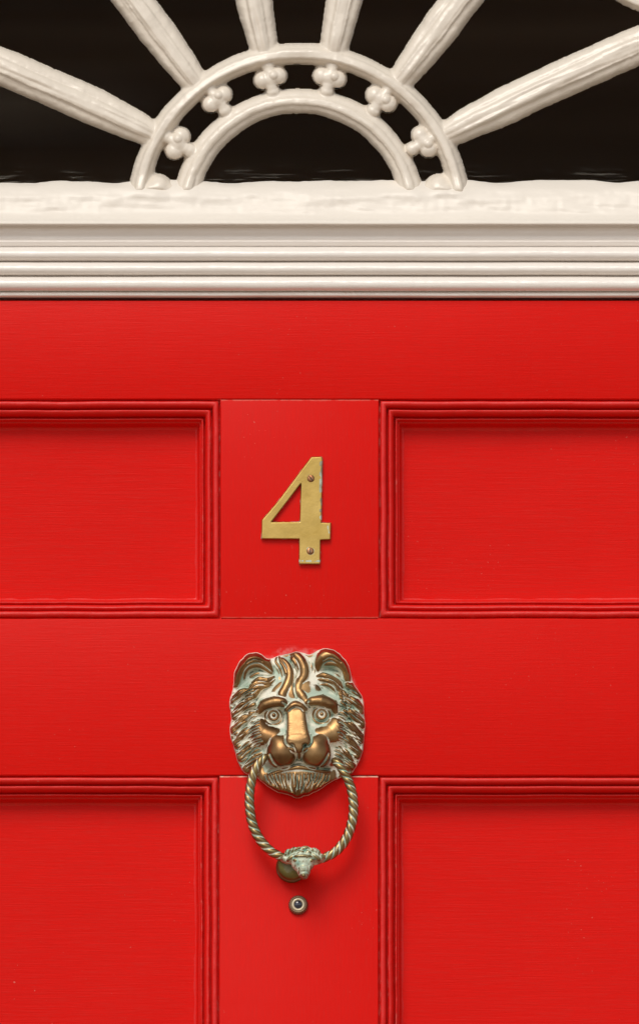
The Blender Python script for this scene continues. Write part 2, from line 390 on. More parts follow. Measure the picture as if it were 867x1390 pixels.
for (a, b_) in ((PL, PM0), (PM1, PR)):
    for (c, d) in ((Y1, Y2), (Y3, Y4)):
        q += 1
        aa, bb = (a, b_ - 1.5) if (c == Y3 and b_ == PM0) else (a, b_)
        if c == Y3 and a == PM1: aa = a - .5
        moulding(aa, bb, c, d, q)
        gx = np.linspace(aa + 26, bb - 26, 60); gy = np.linspace(c + 26, d - 26, 60)
        GX, GY = np.meshgrid(gx, gy); G = PD - .5 + .8 * (vnoise(GX, GY, 90, q) - .5)
        V = np.stack([(GX - CX) * S, G * S, ZLIFT + (980 - GY) * S], -1).reshape(-1, 3)
        from_np('panel', V, grid_faces(np.ones(GX.shape, bool))[:, ::-1], M_PANEL, door)

# ------------------------------------------------------------------ transom
trans = tag(empty('transom', tuple(up(405, 330, 0))), 'white gloss transom with three reeds between door and fanlight', 'transom')
# (seen y, stands forward f, paint wobble)
TP = [(246.5, -30, 1.2), (248.5, -25, 2.2), (252, -19, 1.8), (255, -15, 1.6), (258, -12, 1.5), (261.5, -10, 1.2), (265, -8, 1.2), (268.5, -6.8, 1.2), (272, -5.8, 1.2), (275.5, -5, 1.2), (279, -4.2, 1.2), (282, -3.4, 1.2), (285, -2.4, 1.1), (288, -1.4, .9), (291, -.2, .8), (294.2, 3.0, .5), (296.2, 8.5, .3), (299, 16.0, .25), (302, 20.4, .2),
      (304.2, 19.6, .2), (304.8, 15, .2), (305.2, 7, .15), (306.4, 2.4, .15), (312, 2.2, .2), (317, 2.6, .2), (319.0, 1.6, .2), (325.4, 1.2, .15), (326.4, 4.6, .2), (327.6, 5.8, .2), (329, 5.2, .15), (332, 4.2, .2), (334.2, 3.4, .15)]
def reed(ya, yb, f0, h):
    out = []
    for i in range(10):
        a = math.pi * i / 9; out.append((ya + (yb - ya) * (1 - math.cos(a)) / 2 + .0, f0 + h * math.sin(a) ** .8, .25))
    return out
TP += reed(335.2, 354.6, 0.0, 15) + reed(355.4, 374.0, 0.0, 15) + reed(374.8, 395.6, 0.0, 15.5) + reed(396.4, 402.6, 2.5, 3.6)
TP += [(403.6, 2.0, .1), (403.9, -12, .1)]
xs = np.concatenate([np.linspace(XL - 30, -20, 30), np.arange(-18, 886, 2.0), np.linspace(890, XR + 30, 30)])
tp = np.array(TP); X = xs[None, :] + 0 * tp[:, :1]; Y = tp[:, :1] + 0 * X; Fm = tp[:, 1:2] + 0 * X; Wb = tp[:, 2:3]
n_ = vnoise(X, Y * 0 + tp[:, :1] * .6, 26, 11, 9) - .5; n2_ = vnoise(X, Y, 7, 12, 5) - .5
nl = vnoise(X, Y, 60, 14, 14) - .5
ridg = (vnoise(X, tp[:, :1] + 0 * X, 38, 17, 4.2) - .5) * sstep(249, 256, tp[:, :1]) * (1 - sstep(288, 293, tp[:, :1]))
F2r = ridg * 2.6
Y2_ = Y + Wb * (n_ * 1.1 + n2_ * .8) * (tp[:, :1] < 300) + .45 * nl
F2_ = Fm + F2r + Wb * (n_ * 1.6 + n2_ * .9 + nl * .8)
for xf, wf, hf in ((188, 17, 8), (253, 19, 8), (557, 19, 8), (622, 17, 8), (212, 14, 9), (598, 14, 9)):      # paint heaped where the bars meet the sill
    F2_ = F2_ + .45 * hf * np.exp(-((X - xf) / wf) ** 2) * np.exp(-((Y - 259) / 9.0) ** 2)
    Y2_ = Y2_ - 2.5 * np.exp(-((X - xf) / (wf + 6)) ** 2) * (Y < 250)
edge = np.arange(len(TP))[:, None] < 2
Y2_ = Y2_ + edge * (vnoise(X, X * 0, 40, 21) - .5) * 4.0
V = unproj(X, Y2_, F2_).reshape(-1, 3)
F = grid_faces(np.ones(X.shape, bool))
ks = 19                                   # sill above, reeded moulding below
ncol = X.shape[1]
rowi = F[:, 0] // ncol
for nm, sel in (('sill', rowi < ks), ('reeded_moulding', rowi >= ks)):
    v_, f_, _ = compact(V, F[sel], {}); from_np(nm, v_, f_, M_SILL if nm == 'sill' else M_TRANS, trans)
bm = bmesh.new(); box(bm, wx(XL - 28), wx(XR + 28), .0085, .06, wz(401), wz(300)); from_bm('frame_head', bm, M_TRANS, trans, False)
# jambs beside the leaf
for x0, x1 in ((XL - 40, XL - 4), (XR + 4, XR + 40)):
    bm = bmesh.new(); box(bm, wx(x0), wx(x1), -.02, .06, DB, wz(300), .004)
    tag(from_bm('door_jamb', bm, M_TRANS), '%s white painted jamb of the red door' % ('left' if x0 < 0 else 'right'), 'door jamb')

# ------------------------------------------------------------------ fanlight
fan = tag(empty('fanlight', tuple(up(FX, FY, -25))), 'half-round fanlight with cream painted glazing bars over the door', 'window')
gx = np.concatenate([np.linspace(FX - FR, -20, 90, endpoint=False), np.arange(-20, 888, 1.15), np.linspace(888, FX + FR, 70)])
gy = np.concatenate([np.linspace(FY - FR, -14, 80, endpoint=False), np.arange(-14, 268, 1.15), np.linspace(268, 300, 20)])
X, Y = np.meshgrid(gx, gy)
wob = (vnoise(X + Y * .6, Y - X * .6, 26, 31) - .5) * 1.3 + (vnoise(X + Y * .5, Y - X * .5, 8, 32) - .5) * .8 + (vnoise(X + Y * .4, Y - X * .4, 3.4, 35) - .5) * .5 + (vnoise(X, Y, 70, 33) - .5) * 1.4
dx, dy = X - FX, FY - Y
rr = np.hypot(dx, dy); th = np.degrees(np.arctan2(dy, dx))
prims = []      # name, d, H
def barprof(d, hw, h, flank=.45):
    """putty flank rising to a rounded bead"""
    t_ = np.clip(-d / hw, 0, 1)
    tt_ = [0, .10, .30, flank - .04, flank + .03, flank + .14, flank + .32, 1.0]
    hh_ = [0, .30, .56, .66, .70, .90, .99, 1.0]
    return np.where(d > 0, -2.5 * d, h * np.interp(t_, tt_, hh_))
di = np.abs(rr - 155.0) - 17 + wob * .8
prims.append(('arch_bar', di, barprof(di, 17, 19, .55) + (vnoise(th * 4 + 900, rr, 60, 81, 6) - .5) * 2.4 * (di < -2)))
do = np.abs(rr - 219.0) - 14 + wob * .8
prims.append(('arch_bar', do, barprof(do, 14, 20, .45) + (vnoise(th * 4 + 900, rr, 60, 82, 6) - .5) * 2.0 * (do < -2)))
spk = [(26.9, 28.6), (53.0, 53.0), (78.4, 78.0), (101.4, 101.9), (127.2, 128.0), (153.6, 151.2)]
for a_out, a_in in spk:
    t_ = np.clip((rr - 225) / 240, 0, 1.6); ac = a_in + (a_out - a_in) * t_
    lat = np.abs(np.radians(th - ac)) * rr
    hw = 17.5 + 8 * np.clip((rr - 225) / 90, 0, 1) ** .8
    d = lat - hw + wob; d = np.maximum(d, 212 - rr); d = np.maximum(d, rr - 716)
    sl = np.radians(th - ac) * rr
    H = barprof(d, hw, 21, .5) + (vnoise(rr + a_in * 7, sl + 60, 70, int(a_in), 4.5) - .5) * 2.6 * (d < -2) + (vnoise(rr + 99, sl + 60, 26, int(a_in) + 3, 9) - .5) * 1.6 * (d < -2)
    H = H - 7 * (1 - sstep(212, 250, rr)); prims.append(('spoke', d, H))
for k, am in enumerate((40.2, 65.6, 90, 114.6, 139.8)):
    cxk, cyk = FX + (509 + 185) * math.cos(R(am)), FY - (509 + 185) * math.sin(R(am))
    d = np.abs(np.hypot(X - cxk, Y - cyk) - 173) - 12 + wob
    latk = np.abs(th - am); d = np.maximum(d, (latk - 12.6) * 9); d = np.maximum(d, rr - 600)
    prims.append(('festoon', d, barprof(d, 12, 18, .4)))
d = np.abs(rr - 722) - 16 + wob; prims.append(('outer_rim', d, barprof(d, 16, 24, .4)))
ros = [(367, 107), (447, 106), (295, 135), (517, 135), (242, 195), (575, 193), (211, 258), (598, 258)]
for (px, py) in ros:
    u = np.array([px - FX, -(py - FY)], float); u /= np.hypot(*u)          # radial
    ax = (X - px) * u[0] - (Y - py) * u[1]; tx = (X - px) * u[1] + (Y - py) * u[0]
    H = np.full(X.shape, -30.0); dd = np.full(X.shape, 30.0)
    jj = rng.uniform(-1, 1, 12)
    lob_ = ((1 + jj[0], 10.5, 13.5, 4), (0 + jj[1], -10.5, 13.5, 4), (8, jj[2], 9.5, 7), (-9, jj[3], 9, 7), (jj[5], jj[6], 10, 8), (18, 0, 10.5, 5), (-18, 0, 10.5, 5), (4, 5 + jj[4], 6, 14))
    if py > 250: lob_ = ((-2, 0, 23, -2), (-3, 8, 12, 8), (-2, -8, 12, 8), (5, 1, 11, 9), (16, 0, 11, 5), (-20, 0, 13, 2))
    for (cr, ct, r_, z0) in lob_:
        q_ = np.hypot(ax - cr, tx - ct) + wob * .35
        H = smax(H, z0 + np.where(q_ < r_, np.sqrt(np.clip(r_ ** 2 - q_ ** 2, 0, None)) * .95, -(q_ - r_) * 2.5), 4.0)
        dd = smin(dd, q_ - r_, 2)
    H = np.where(dd > 0, np.minimum(H, -2 * dd), np.minimum(H, 26)) if False else np.where(dd > -1.5, np.minimum(H, 8 - (dd + 1.5) * 5), H)
    prims.append(('rosette', dd, H))
prims = [(n_, d_, np.where(d_ < 2, H_ + 4 * sstep(236, 258, Y), H_)) for n_, d_, H_ in prims]
prims = [(n_, d_, smin(H_, 21 + (261.0 + 2 * math.sin(i_ * 2.1) - Y) * 1.15, 5)) for i_, (n_, d_, H_) in enumerate(prims)]
ds = prims[0][1]; Hs = prims[0][2]; best = Hs.copy(); lab = np.zeros(X.shape, int)
for i, (_, d, H) in enumerate(prims[1:], 1):
    ds = smin(ds, d, 5.5); Hs = smax(Hs, H, 3.5)
    lab = np.where(H > best, i, lab); best = np.maximum(best, H)
Hf = np.where(ds > 0, -3 * ds, 15 * (1 - np.exp(ds / 4.0)))
Hf = smin(Hf, 20 + (262.0 - Y) * 1.3, 5)
Hs = smax(Hs, Hf, 2.5)
Hs = Hs + ((vnoise(X + Y * .7, Y - X * .7, 13, 41) - .5) * .8 + (vnoise(X - Y * .4 + 500, Y + X * .4 + 500, 30, 43) - .5) * 1.6 + (vnoise(X + Y * .8, Y - X * .8, 6, 44) - .5) * .25) * sstep(0, 6, Hs)
Hs = np.clip(Hs, -2.5, 40)
GZ = -31.0
W3 = unproj(X, Y, GZ + Hs)
du = np.gradient(W3, axis=1); dv = np.gradient(W3, axis=0)
Nn = np.cross(dv, du); Nn /= np.linalg.norm(Nn, axis=-1, keepdims=True) + 1e-12
Nn = np.where(Nn[..., 1:2] > 0, -Nn, Nn)
mask = (Hs > -2.4) & (Y < 290)
Fall = grid_faces(mask); lf = lab.reshape(-1)[Fall[:, 0]]
for i, (nm, _, _) in enumerate(prims):
    sel = Fall[lf == i]
    if len(sel) < 4: continue
    v_, f_, ex = compact(W3.reshape(-1, 3), sel, {'n': Nn.reshape(-1, 3)})
    from_np(nm, v_, f_, M_CREAM, fan, None, ex['n'])
# one sheet of old glass behind the bars
X, Y = np.meshgrid(np.arange(-340, 1156, 8.0), np.concatenate([np.arange(-440, 190, 8.0), np.arange(190, 306, 4.0)]))
smear = np.exp(-np.clip(252 - Y, 0, None) / 9.0) * .75 + .0
X2 = X - FX; ok = np.hypot(X2, Y - FY) < 722
V = unproj(X, Y, np.full(X.shape, GZ)).reshape(-1, 3)
v_, f_, ex = compact(V, grid_faces(ok), {'s': smear.reshape(-1)})
from_np('glass_pane', v_, f_, M_GLASS, fan, {'smear': ex['s']})

# ------------------------------------------------------------------ the brass numeral
num = tag(empty('door_number', tuple(up(402, 766, 0))), 'brass numeral 4 screwed to the red door above the knocker', 'house number')
zq = lambda u, v: (340 + u / 6.669, 600 + v / 6.669)
outl = [zq(*p) for p in ((556, 134), (636, 133), (649, 141), (651, 155), (641, 729), (728, 732), (723, 884), (633, 889), (629, 1106), (439, 1106), (440, 880), (98, 877), (103, 706), (250, 535), (400, 333), (545, 140))]
hole = [zq(*p) for p in ((456, 378), (446, 722), (190, 724))]
X, Y = np.meshgrid(np.arange(351, 453, .38), np.arange(616, 770, .38))
d = np.maximum(poly_sdf(X, Y, outl), -poly_sdf(X, Y, hole)) - .35 + (vnoise(X, Y, 8, 51) - .5) * .25
T = 6.0
H = np.where(d > 0, -d * 12, T - 1.0 * (1 - np.clip(-d / 1.5, 0, 1)) ** 2 * 2.0) + (vnoise(X, Y, 14, 52) - .5) * .25
H = blur(H * (H > -4) + -4 * (H <= -4), .9)
H = H + (d < -2) * (vnoise(X, Y, 1.6, 56) - .5) * .06
dr = np.abs(X - (435.6 + (Y - 620) * -.008))      # tarnished strip down the right edge of the stem
pat = .95 * np.exp(-((dr - .2) / 1.6) ** 2) * ((Y < 706) & (Y > 626)) + .8 * np.exp(-((X - 445.5) / 1.5) ** 2) * ((Y > 712) & (Y < 724)) + .75 * np.exp(-((Y - 761.5) / 1.3) ** 2) * (Y > 750)
pat = pat * (.25 + 1.1 * sstep(.3, .6, vnoise(X, Y, 2.6, 57, 4.5)))
pat = pat + .40 * np.exp(-(np.clip(-d, 0, 9) / 1.2)) * (.5 + vnoise(X, Y, 5, 58))
for sx_, sy_ in ((421.5, 649), (421, 748)):
    pat = pat + .38 * np.exp(-((np.hypot(X - sx_, Y - sy_) - 5.2) / 1.6) ** 2)
V = unproj(X, Y, H).reshape(-1, 3)
v_, f_, ex = compact(V, grid_faces(H > -3), {'p': pat.reshape(-1)})
from_np('numeral', v_, f_, M_NUM, num, {'patina': ex['p']})
for px, py, an in ((421.8, 649.5, 125), (421.0, 748.0, 92)):
    c = up(px, py, T + .3); 
    scw = lathe('screw', [(4.9, T - 1.5), (4.9, T + .15), (4.2, T + .75), (2.5, T + 1.1), (.6, T + 1.2)], (c.x, c.z), M_SCREW, num, 28)
    bm = bmesh.new(); box(bm, -4.2 * S, 4.2 * S, -(T + 1.35) * S, -(T + .4) * S, -.65 * S, .65 * S)
    ca, sa = math.cos(R(an)), math.sin(R(an))
    for v in bm.verts: v.co = Vector((c.x + v.co.x * ca - v.co.z * sa, v.co.y, c.z + v.co.x * sa + v.co.z * ca))
    from_bm('slot', bm, plain('screw_slot_dark', (0.05, 0.03, 0.02), .8), scw, False)  # slot drawn as a thin dark bar across the screw head

# ------------------------------------------------------------------ lion head door knocker
# sculpted as a relief; drawing units of the sculpture: 3.77 to one unit of the door
K = 3.7696
ST = 1.7
U, Vv = np.meshgrid(np.arange(50, 810, ST), np.arange(40, 870, ST))
def q1(u, v): return ((305 - 290 + u / 8.67) * K, (870 - 860 + v / 8.67) * K)
def q2(u, v): return ((400 - 290 + u / 8.67) * K, (870 - 860 + v / 8.67) * K)
def q3(u, v): return ((305 - 290 + u / 8.67) * K, (960 - 860 + v / 8.67) * K)
def q4(u, v): return ((400 - 290 + u / 8.67) * K, (960 - 860 + v / 8.67) * K)
outline = catmull([(104, 262), (108, 200), (130, 150), (165, 110), (205, 98), (245, 106), (282, 130), (330, 116), (385, 102), (425, 91), (465, 103), (500, 105), (535, 87), (575, 76), (620, 88), (660, 120), (690, 165), (706, 235), (735, 285), (760, 325), (769, 400), (775, 470), (769, 540), (762, 600), (745, 650), (718, 695), (698, 722),
      (650, 738), (600, 760), (540, 800), (480, 828), (425, 840), (380, 826), (330, 812), (280, 785), (240, 752), (210, 728), (170, 720), (140, 690), (117, 640), (106, 580), (90, 540), (85, 480), (90, 425), (81, 370), (88, 320)], 4)
dl = poly_sdf(U, Vv, outline) + (vnoise(U, Vv, 22, 61) - .5) * 5
H = np.where(dl > 0, -9 * dl, 32 * np.sqrt(np.clip(1 - (1 - np.clip(-dl / 8, 0, 1)) ** 2, 0, 1)))
def stroke_d(P, rad, n=8):
    """distance, radius and signed offset to a smooth stroke"""
    P = catmull(P, n); m_ = len(P); rad = np.interp(np.linspace(0, 1, m_), np.linspace(0, 1, len(rad)), rad)
    pad = max(rad) * 1.6 + 10
    j0 = max(0, int((P[:, 0].min() - pad - 50) / ST)); j1 = min(U.shape[1], int((P[:, 0].max() + pad - 50) / ST) + 1)
    i0 = max(0, int((P[:, 1].min() - pad - 40) / ST)); i1 = min(U.shape[0], int((P[:, 1].max() + pad - 40) / ST) + 1)
    sl = (slice(i0, i1), slice(j0, j1)); x = U[sl]; y = Vv[sl]
    bd = np.full(x.shape, 1e9); bs = np.full(x.shape, 1.0); sg = np.zeros(x.shape); tt = np.zeros(x.shape); bq = np.full(x.shape, 1e9)
    for i in range(m_ - 1):
        a, b = P[i], P[i + 1]; e = b - a; L = max(e @ e, 1e-9)
        t_ = np.clip(((x - a[0]) * e[0] + (y - a[1]) * e[1]) / L, 0, 1)
        d_ = np.hypot(x - a[0] - t_ * e[0], y - a[1] - t_ * e[1]); r_ = rad[i] + (rad[i + 1] - rad[i]) * t_
        q_ = d_ / r_; m2 = q_ < bq
        bq = np.where(m2, q_, bq); bd = np.where(m2, d_, bd); bs = np.where(m2, r_, bs)
        sg = np.where(m2, np.sign((x - a[0]) * e[1] - (y - a[1]) * e[0]) * d_, sg); tt = np.where(m2, (i + t_) / (m_ - 1), tt)
    return sl, bd, bs, sg, tt
def stroke(P, rad, z, h=1.0, k=3.0, flute=0, fd=.0, pw=2.0):
    """raised stroke: z = base heights along it, h = height relative to its radius"""
    sl, d, r, sg, tt = stroke_d(P, rad)
    zz = np.interp(tt, np.linspace(0, 1, len(z)), z)
    q_ = np.clip(d / r, 0, 1)
    v = zz + h * r * (1 - q_ ** pw) ** (1 / pw if pw > 2 else .5)
    if flute: v = v + fd * (np.cos(sg / r * math.pi * flute) - .4)
    v = np.where(d > r, zz - (d - r) * 2.5, v)
    H[sl] = smax(H[sl], v, k)
def carve(P, w_, dep, soft=1.0):
    sl, d, r, sg, tt = stroke_d(P, w_)
    dd = np.interp(tt, np.linspace(0, 1, len(dep)), dep)
    H[sl] -= dd * np.exp(-(d / (r * .6)) ** 2)
def dome(cu, cv, a, b, ang, z0, h, k=8.0, pw=2.0):
    global H
    c_, s_ = math.cos(R(ang)), math.sin(R(ang))
    x = ((U - cu) * c_ + (Vv - cv) * s_) / a; y = (-(U - cu) * s_ + (Vv - cv) * c_) / b
    q_ = (np.abs(x) ** pw + np.abs(y) ** pw) ** (1 / pw)
    v = z0 + np.where(q_ < 1, h * np.sqrt(np.clip(1 - q_ ** 2, 0, 1)), -(q_ - 1) * min(a, b) * 1.2)
    H = smax(H, v, k)
def dent(cu, cv, a, b, ang, dep, p=1.0):
    global H
    c_, s_ = math.cos(R(ang)), math.sin(R(ang))
    x = ((U - cu) * c_ + (Vv - cv) * s_) / a; y = (-(U - cu) * s_ + (Vv - cv) * c_) / b
    H = H - dep * np.exp(-(x * x + y * y) ** p)
# head mass
dome(428, 455, 225, 300, 0, 20, 68, 14)
dome(428, 480, 175, 260, 0, 40, 62, 14)
# forehead plane
dome(425, 335, 140, 110, 0, 50, 44, 22)
# cheek masses
dome(258, 503, 60, 70, 12, 88, 26, 12, 2.4)
dome(312, 528, 72, 58, 25, 86, 36, 18)
dome(598, 494, 62, 66, -10, 88, 26, 12, 2.4)
dome(548, 528, 72, 58, -25, 86, 36, 18)
# eye sockets
dent(312, 428, 74, 58, 0, 34, 1.3); dent(545, 425, 74, 58, 0, 34, 1.3)
dent(365, 470, 30, 60, 0, 14); dent(490, 470, 28, 60, 0, 14)
# brow ridges, lifted and knitted
stroke([(232, 398), (262, 366), (312, 350), (352, 352), (374, 372)], [15, 25, 28, 24, 13], [78, 92, 102, 108, 98], .95, 8)
stroke([(622, 398), (602, 362), (552, 345), (505, 345), (474, 352)], [14, 25, 28, 22, 12], [78, 92, 102, 108, 104], .95, 8)
dome(590, 360, 34, 26, 15, 88, 30, 10)
carve([(352, 352), (368, 366), (370, 392)], [8, 8], [26, 20]); carve([(486, 346), (478, 356), (490, 378)], [8, 8], [26, 18])
# nose: broad flat bridge widening to the tip
stroke([(420, 392), (424, 450), (430, 520), (433, 548)], [47, 50, 58, 64], [96, 112, 128, 130], .62, 7, pw=4.5)
stroke([(376, 388), (398, 370), (420, 362), (446, 370), (462, 386)], [9, 13, 14, 13, 9], [120, 124, 124, 124, 118], .9, 4)
carve([(384, 396), (402, 381), (420, 376), (444, 382), (458, 396)], [6, 7, 6], [10, 16, 10])
dome(433, 540, 60, 34, 0, 136, 30, 14, 2.4)
dome(395, 556, 22, 18, 30, 132, 16, 6); dome(474, 556, 22, 18, -30, 132, 16, 6)
# forehead ridges growing into the forelock
stroke([(356, 345), (352, 312), (368, 280), (386, 235), (388, 195), (376, 160), (352, 135), (330, 128)], [24, 26, 24, 23, 20, 15, 10, 4], [86, 84, 76, 66, 60, 52, 42, 30], .95, 3.5)
stroke([(372, 200), (360, 170), (345, 146), (335, 120)], [9, 8, 7, 4], [74, 62, 50, 34], .9, 2)
stroke([(470, 345), (452, 318), (436, 285), (442, 250), (462, 215), (462, 175), (444, 135), (415, 110), (392, 116)], [24, 24, 20, 20, 23, 23, 22, 18, 6], [90, 86, 74, 68, 64, 60, 52, 42, 30], .95, 3.5)
stroke([(428, 178), (420, 150), (404, 128), (392, 122)], [10, 12, 12, 6], [58, 54, 46, 34], .9, 2.5)
stroke([(350, 250), (352, 215), (338, 175), (318, 145), (322, 120)], [4, 6, 7, 6, 3], [56, 52, 48, 40, 30], 1, 1.5)
stroke([(340, 215), (326, 180), (304, 150)], [4, 5, 3], [46, 42, 34], 1, 1.5)
stroke([(486, 265), (492, 220), (500, 170), (492, 130)], [4, 6, 6, 3], [50, 48, 44, 30], 1, 1.5)
stroke([(512, 215), (518, 170), (510, 125)], [4, 5, 3], [46, 42, 30], 1, 1.5)
carve([(424, 330), (412, 290), (414, 240), (428, 205), (420, 165)], [8, 9, 8, 7, 5], [20, 26, 26, 22, 10])
# ears
def ear(rim, rimr, hollow, inner):
    stroke(rim, rimr, [34, 50, 60, 62, 60, 52, 38], 1.0, 4)
    dent(*hollow, 26, 1.6)
    stroke(inner, [6, 12, 15, 14, 8], [30, 46, 52, 50, 42], 1.0, 3)
ear([(116, 262), (122, 205), (148, 152), (190, 122), (236, 122), (275, 155), (303, 205)], [18, 25, 30, 31, 28, 18, 8], (224, 196, 55, 26, 0), [(156, 236), (160, 195), (185, 166), (235, 162), (296, 204)])
ear([(537, 205), (535, 160), (556, 122), (598, 107), (640, 130), (672, 176), (685, 240)], [9, 18, 27, 30, 28, 24, 16], (602, 198, 55, 25, 10), [(541, 168), (575, 152), (625, 152), (660, 176), (682, 215)])
carve([(168, 150), (205, 132), (250, 142)], [6, 7, 5], [8, 10, 6]); carve([(560, 140), (600, 122), (650, 146)], [6, 7, 5], [8, 10, 6])
stroke([(190, 222), (225, 205), (270, 208), (300, 214)], [6, 9, 8, 4], [34, 38, 38, 36], .8, 2)
stroke([(548, 196), (585, 200), (630, 215), (668, 240)], [5, 8, 9, 5], [34, 38, 38, 32], .8, 2)
# locks below the ears
for P, r_ in (([(308, 222), (275, 240), (235, 236), (200, 252)], [5, 12, 13, 6]), ([(312, 236), (280, 256), (240, 252), (198, 268), (176, 300)], [5, 11, 13, 12, 6]),
              ([(306, 262), (262, 270), (215, 276), (184, 305), (170, 350), (176, 392)], [5, 11, 14, 15, 13, 5]), ([(264, 276), (225, 292), (200, 325), (188, 372)], [4, 9, 11, 5]),
              ([(240, 288), (214, 318), (206, 345)], [4, 7, 3]),
              ([(528, 218), (560, 214), (600, 228), (640, 255), (662, 300)], [5, 11, 13, 12, 6]), ([(530, 236), (572, 238), (612, 252), (640, 288), (655, 335)], [5, 12, 14, 13, 6]),
              ([(540, 262), (580, 262), (612, 282), (628, 320)], [4, 9, 10, 4]), ([(634, 268), (652, 310), (662, 352), (680, 400)], [6, 13, 13, 5]), ([(655, 285), (680, 320), (695, 365), (712, 405)], [5, 10, 11, 5])):
    stroke(P, r_, [54, 62, 58, 52], 1.0, 2, 2, 2.6)
# mane tongues: (inner tip, bend, outer end)
LM = [((182, 292), (140, 305), (112, 345), 10, 26), ((205, 362), (150, 372), (116, 418), 12, 30), ((208, 425), (155, 440), (116, 492), 12, 31), ((214, 485), (165, 505), (130, 562), 12, 32), ((228, 548), (180, 572), (146, 628), 12, 32), ((244, 612), (208, 642), (176, 690), 10, 28)]
RM = [((686, 262), (714, 280), (736, 320), 9, 22), ((680, 335), (718, 345), (744, 392), 12, 28), ((670, 398), (712, 410), (748, 462), 12, 30), ((664, 462), (706, 480), (744, 538), 12, 31), ((654, 524), (694, 548), (730, 612), 12, 32), ((642, 588), (676, 618), (700, 676), 10, 28)]
for j, (a, b, c, r0, r1) in enumerate(LM + RM):
    stroke([a, b, c], [r0, (r0 + r1) / 2 + 2, r1], [66, 56, 30], .72, 3, 0, 0)
for sgn, xin, xout in ((-1, 222, 124), (1, 655, 738)):
    for i in range(24):
        t_ = (i + rng.uniform(-.3, .3)) / 23; v0 = 285 + 385 * t_
        bend = (12 * math.sin(t_ * 3.1)) * -sgn + (28 * max(0, t_ - .55) / .45) * -sgn + (-28 if sgn < 0 else 26) * max(0, .3 - t_) / .3
        L_ = rng.uniform(.3, 1.0) * (xout - xin)
        a2 = (xin + bend + rng.uniform(-8, 8), v0); c2 = (a2[0] + L_, v0 + abs(L_) * rng.uniform(.45, .7)); b2 = ((a2[0] + c2[0]) / 2, (a2[1] + c2[1]) / 2 - 7)
        carve([a2, b2, c2], [4.5, rng.uniform(4.5, 7.5), 2.5], [14, 17, 3])
for i in range(12):     # thin strands over the pale hollow beside the cheeks
    t_ = i / 11
    for s_ in (-1, 1):
        u0 = 428 + s_ * (212 - 25 * t_ + rng.uniform(-6, 6)); v0 = 400 + 235 * t_
        stroke([(u0, v0), (u0 + s_ * 22, v0 + 8), (u0 + s_ * 40, v0 + 24)], [2.5, 5.5, 3], [72, 68, 58], 1.1, 1.5)
# eyes
for cu, cv in ((306, 420), (551, 414)):
    dome(cu, cv + 1, 36, 33, 0, 62, 30, 4)
    arc = [(cu + 43 * math.cos(a), cv + 4 - 38 * math.sin(a)) for a in np.linspace(R(-15), R(195), 9)]
    stroke(arc, [4, 8, 9, 8, 4], [72, 80, 84, 80, 72], 1.0, 2.5)
    arc = [(cu + 45 * math.cos(a), cv + 6 + 40 * math.sin(a)) for a in np.linspace(R(5), R(175), 9)]
    stroke(arc, [4, 6.5, 7, 6.5, 4], [70, 74, 74, 74, 70], 1.0, 2.5)
    rg = [(cu + 23 * math.cos(a), cv - 2 + 23 * math.sin(a)) for a in np.linspace(0, 2 * math.pi, 17)]
    stroke(rg, [5.6, 5.6], [90, 90], 1.0, 1.5)
    dome(cu + 2, cv - 3, 11.5, 11.5, 0, 90, 11, 1.5)
    dent(cu, cv - 2, 15, 15, 0, 5, 3)
# muzzle pads
dome(350, 602, 80, 92, 8, 84, 80, 12, 2.2); dome(520, 602, 80, 92, -8, 84, 80, 12, 2.2)
dome(330, 560, 52, 46, 30, 90, 50, 12); dome(540, 556, 52, 46, -30, 90, 50, 12)
dome(436, 600, 40, 46, 0, 88, 52, 7)                # septum
# philtrum and nostrils
carve([(398, 570), (414, 590), (424, 625), (428, 655)], [6, 8, 9, 9], [26, 22, 20, 26])
carve([(472, 570), (458, 590), (450, 625), (446, 655)], [6, 8, 9, 9], [26, 22, 20, 26])
dent(401, 573, 11, 8, 20, 34, 1.5); dent(467, 572, 11, 8, -20, 34, 1.5)
carve([(366, 520), (366, 552), (382, 574), (402, 584)], [6, 9, 9, 6], [12, 20, 22, 14]); carve([(498, 520), (500, 552), (486, 574), (466, 584)], [6, 9, 9, 6], [12, 20, 22, 14])
dent(437, 674, 30, 24, 0, 44, 1.6)
# mouth corners: folds beside the pads
carve([(286, 618), (306, 660), (340, 690)], [10, 13, 12], [14, 24, 20]); carve([(588, 612), (566, 655), (530, 690)], [10, 13, 12], [14, 24, 20])
stroke([(290, 640), (292, 672), (300, 705)], [8, 11, 8], [60, 62, 56], .9, 4); stroke([(584, 640), (584, 672), (575, 700)], [8, 11, 8], [60, 62, 56], .9, 4)
# lower lip and beard
dome(428, 728, 205, 118, 0, 22, 66, 10, 2.2)
dome(427, 765, 140, 90, 0, 20, 70, 14, 2.1)
stroke([(282, 722), (340, 702), (392, 690), (437, 684), (486, 690), (530, 700), (588, 706)], [6, 9, 10, 11, 10, 9, 6], [70, 80, 86, 88, 86, 80, 70], .7, 7)
carve([(282, 708), (340, 686), (392, 676), (437, 668), (486, 676), (530, 686), (590, 694)], [9, 11, 9, 8, 9, 11, 9], [20, 22, 18, 16, 18, 22, 20])
for i in range(19):
    t_ = i / 18; u0 = 262 + 330 * t_; dn = 1 - abs(t_ - .5) * 1.5
    lean = (t_ - .5) * -70
    v0 = 722 + rng.uniform(-6, 6)
    carve([(u0, v0), (u0 + lean * .3, v0 + 22 + 12 * dn), (u0 + lean, v0 + 34 + 62 * dn * rng.uniform(.5, 1.15))], [3.5, 5.2, 3], [8, 15, 6])
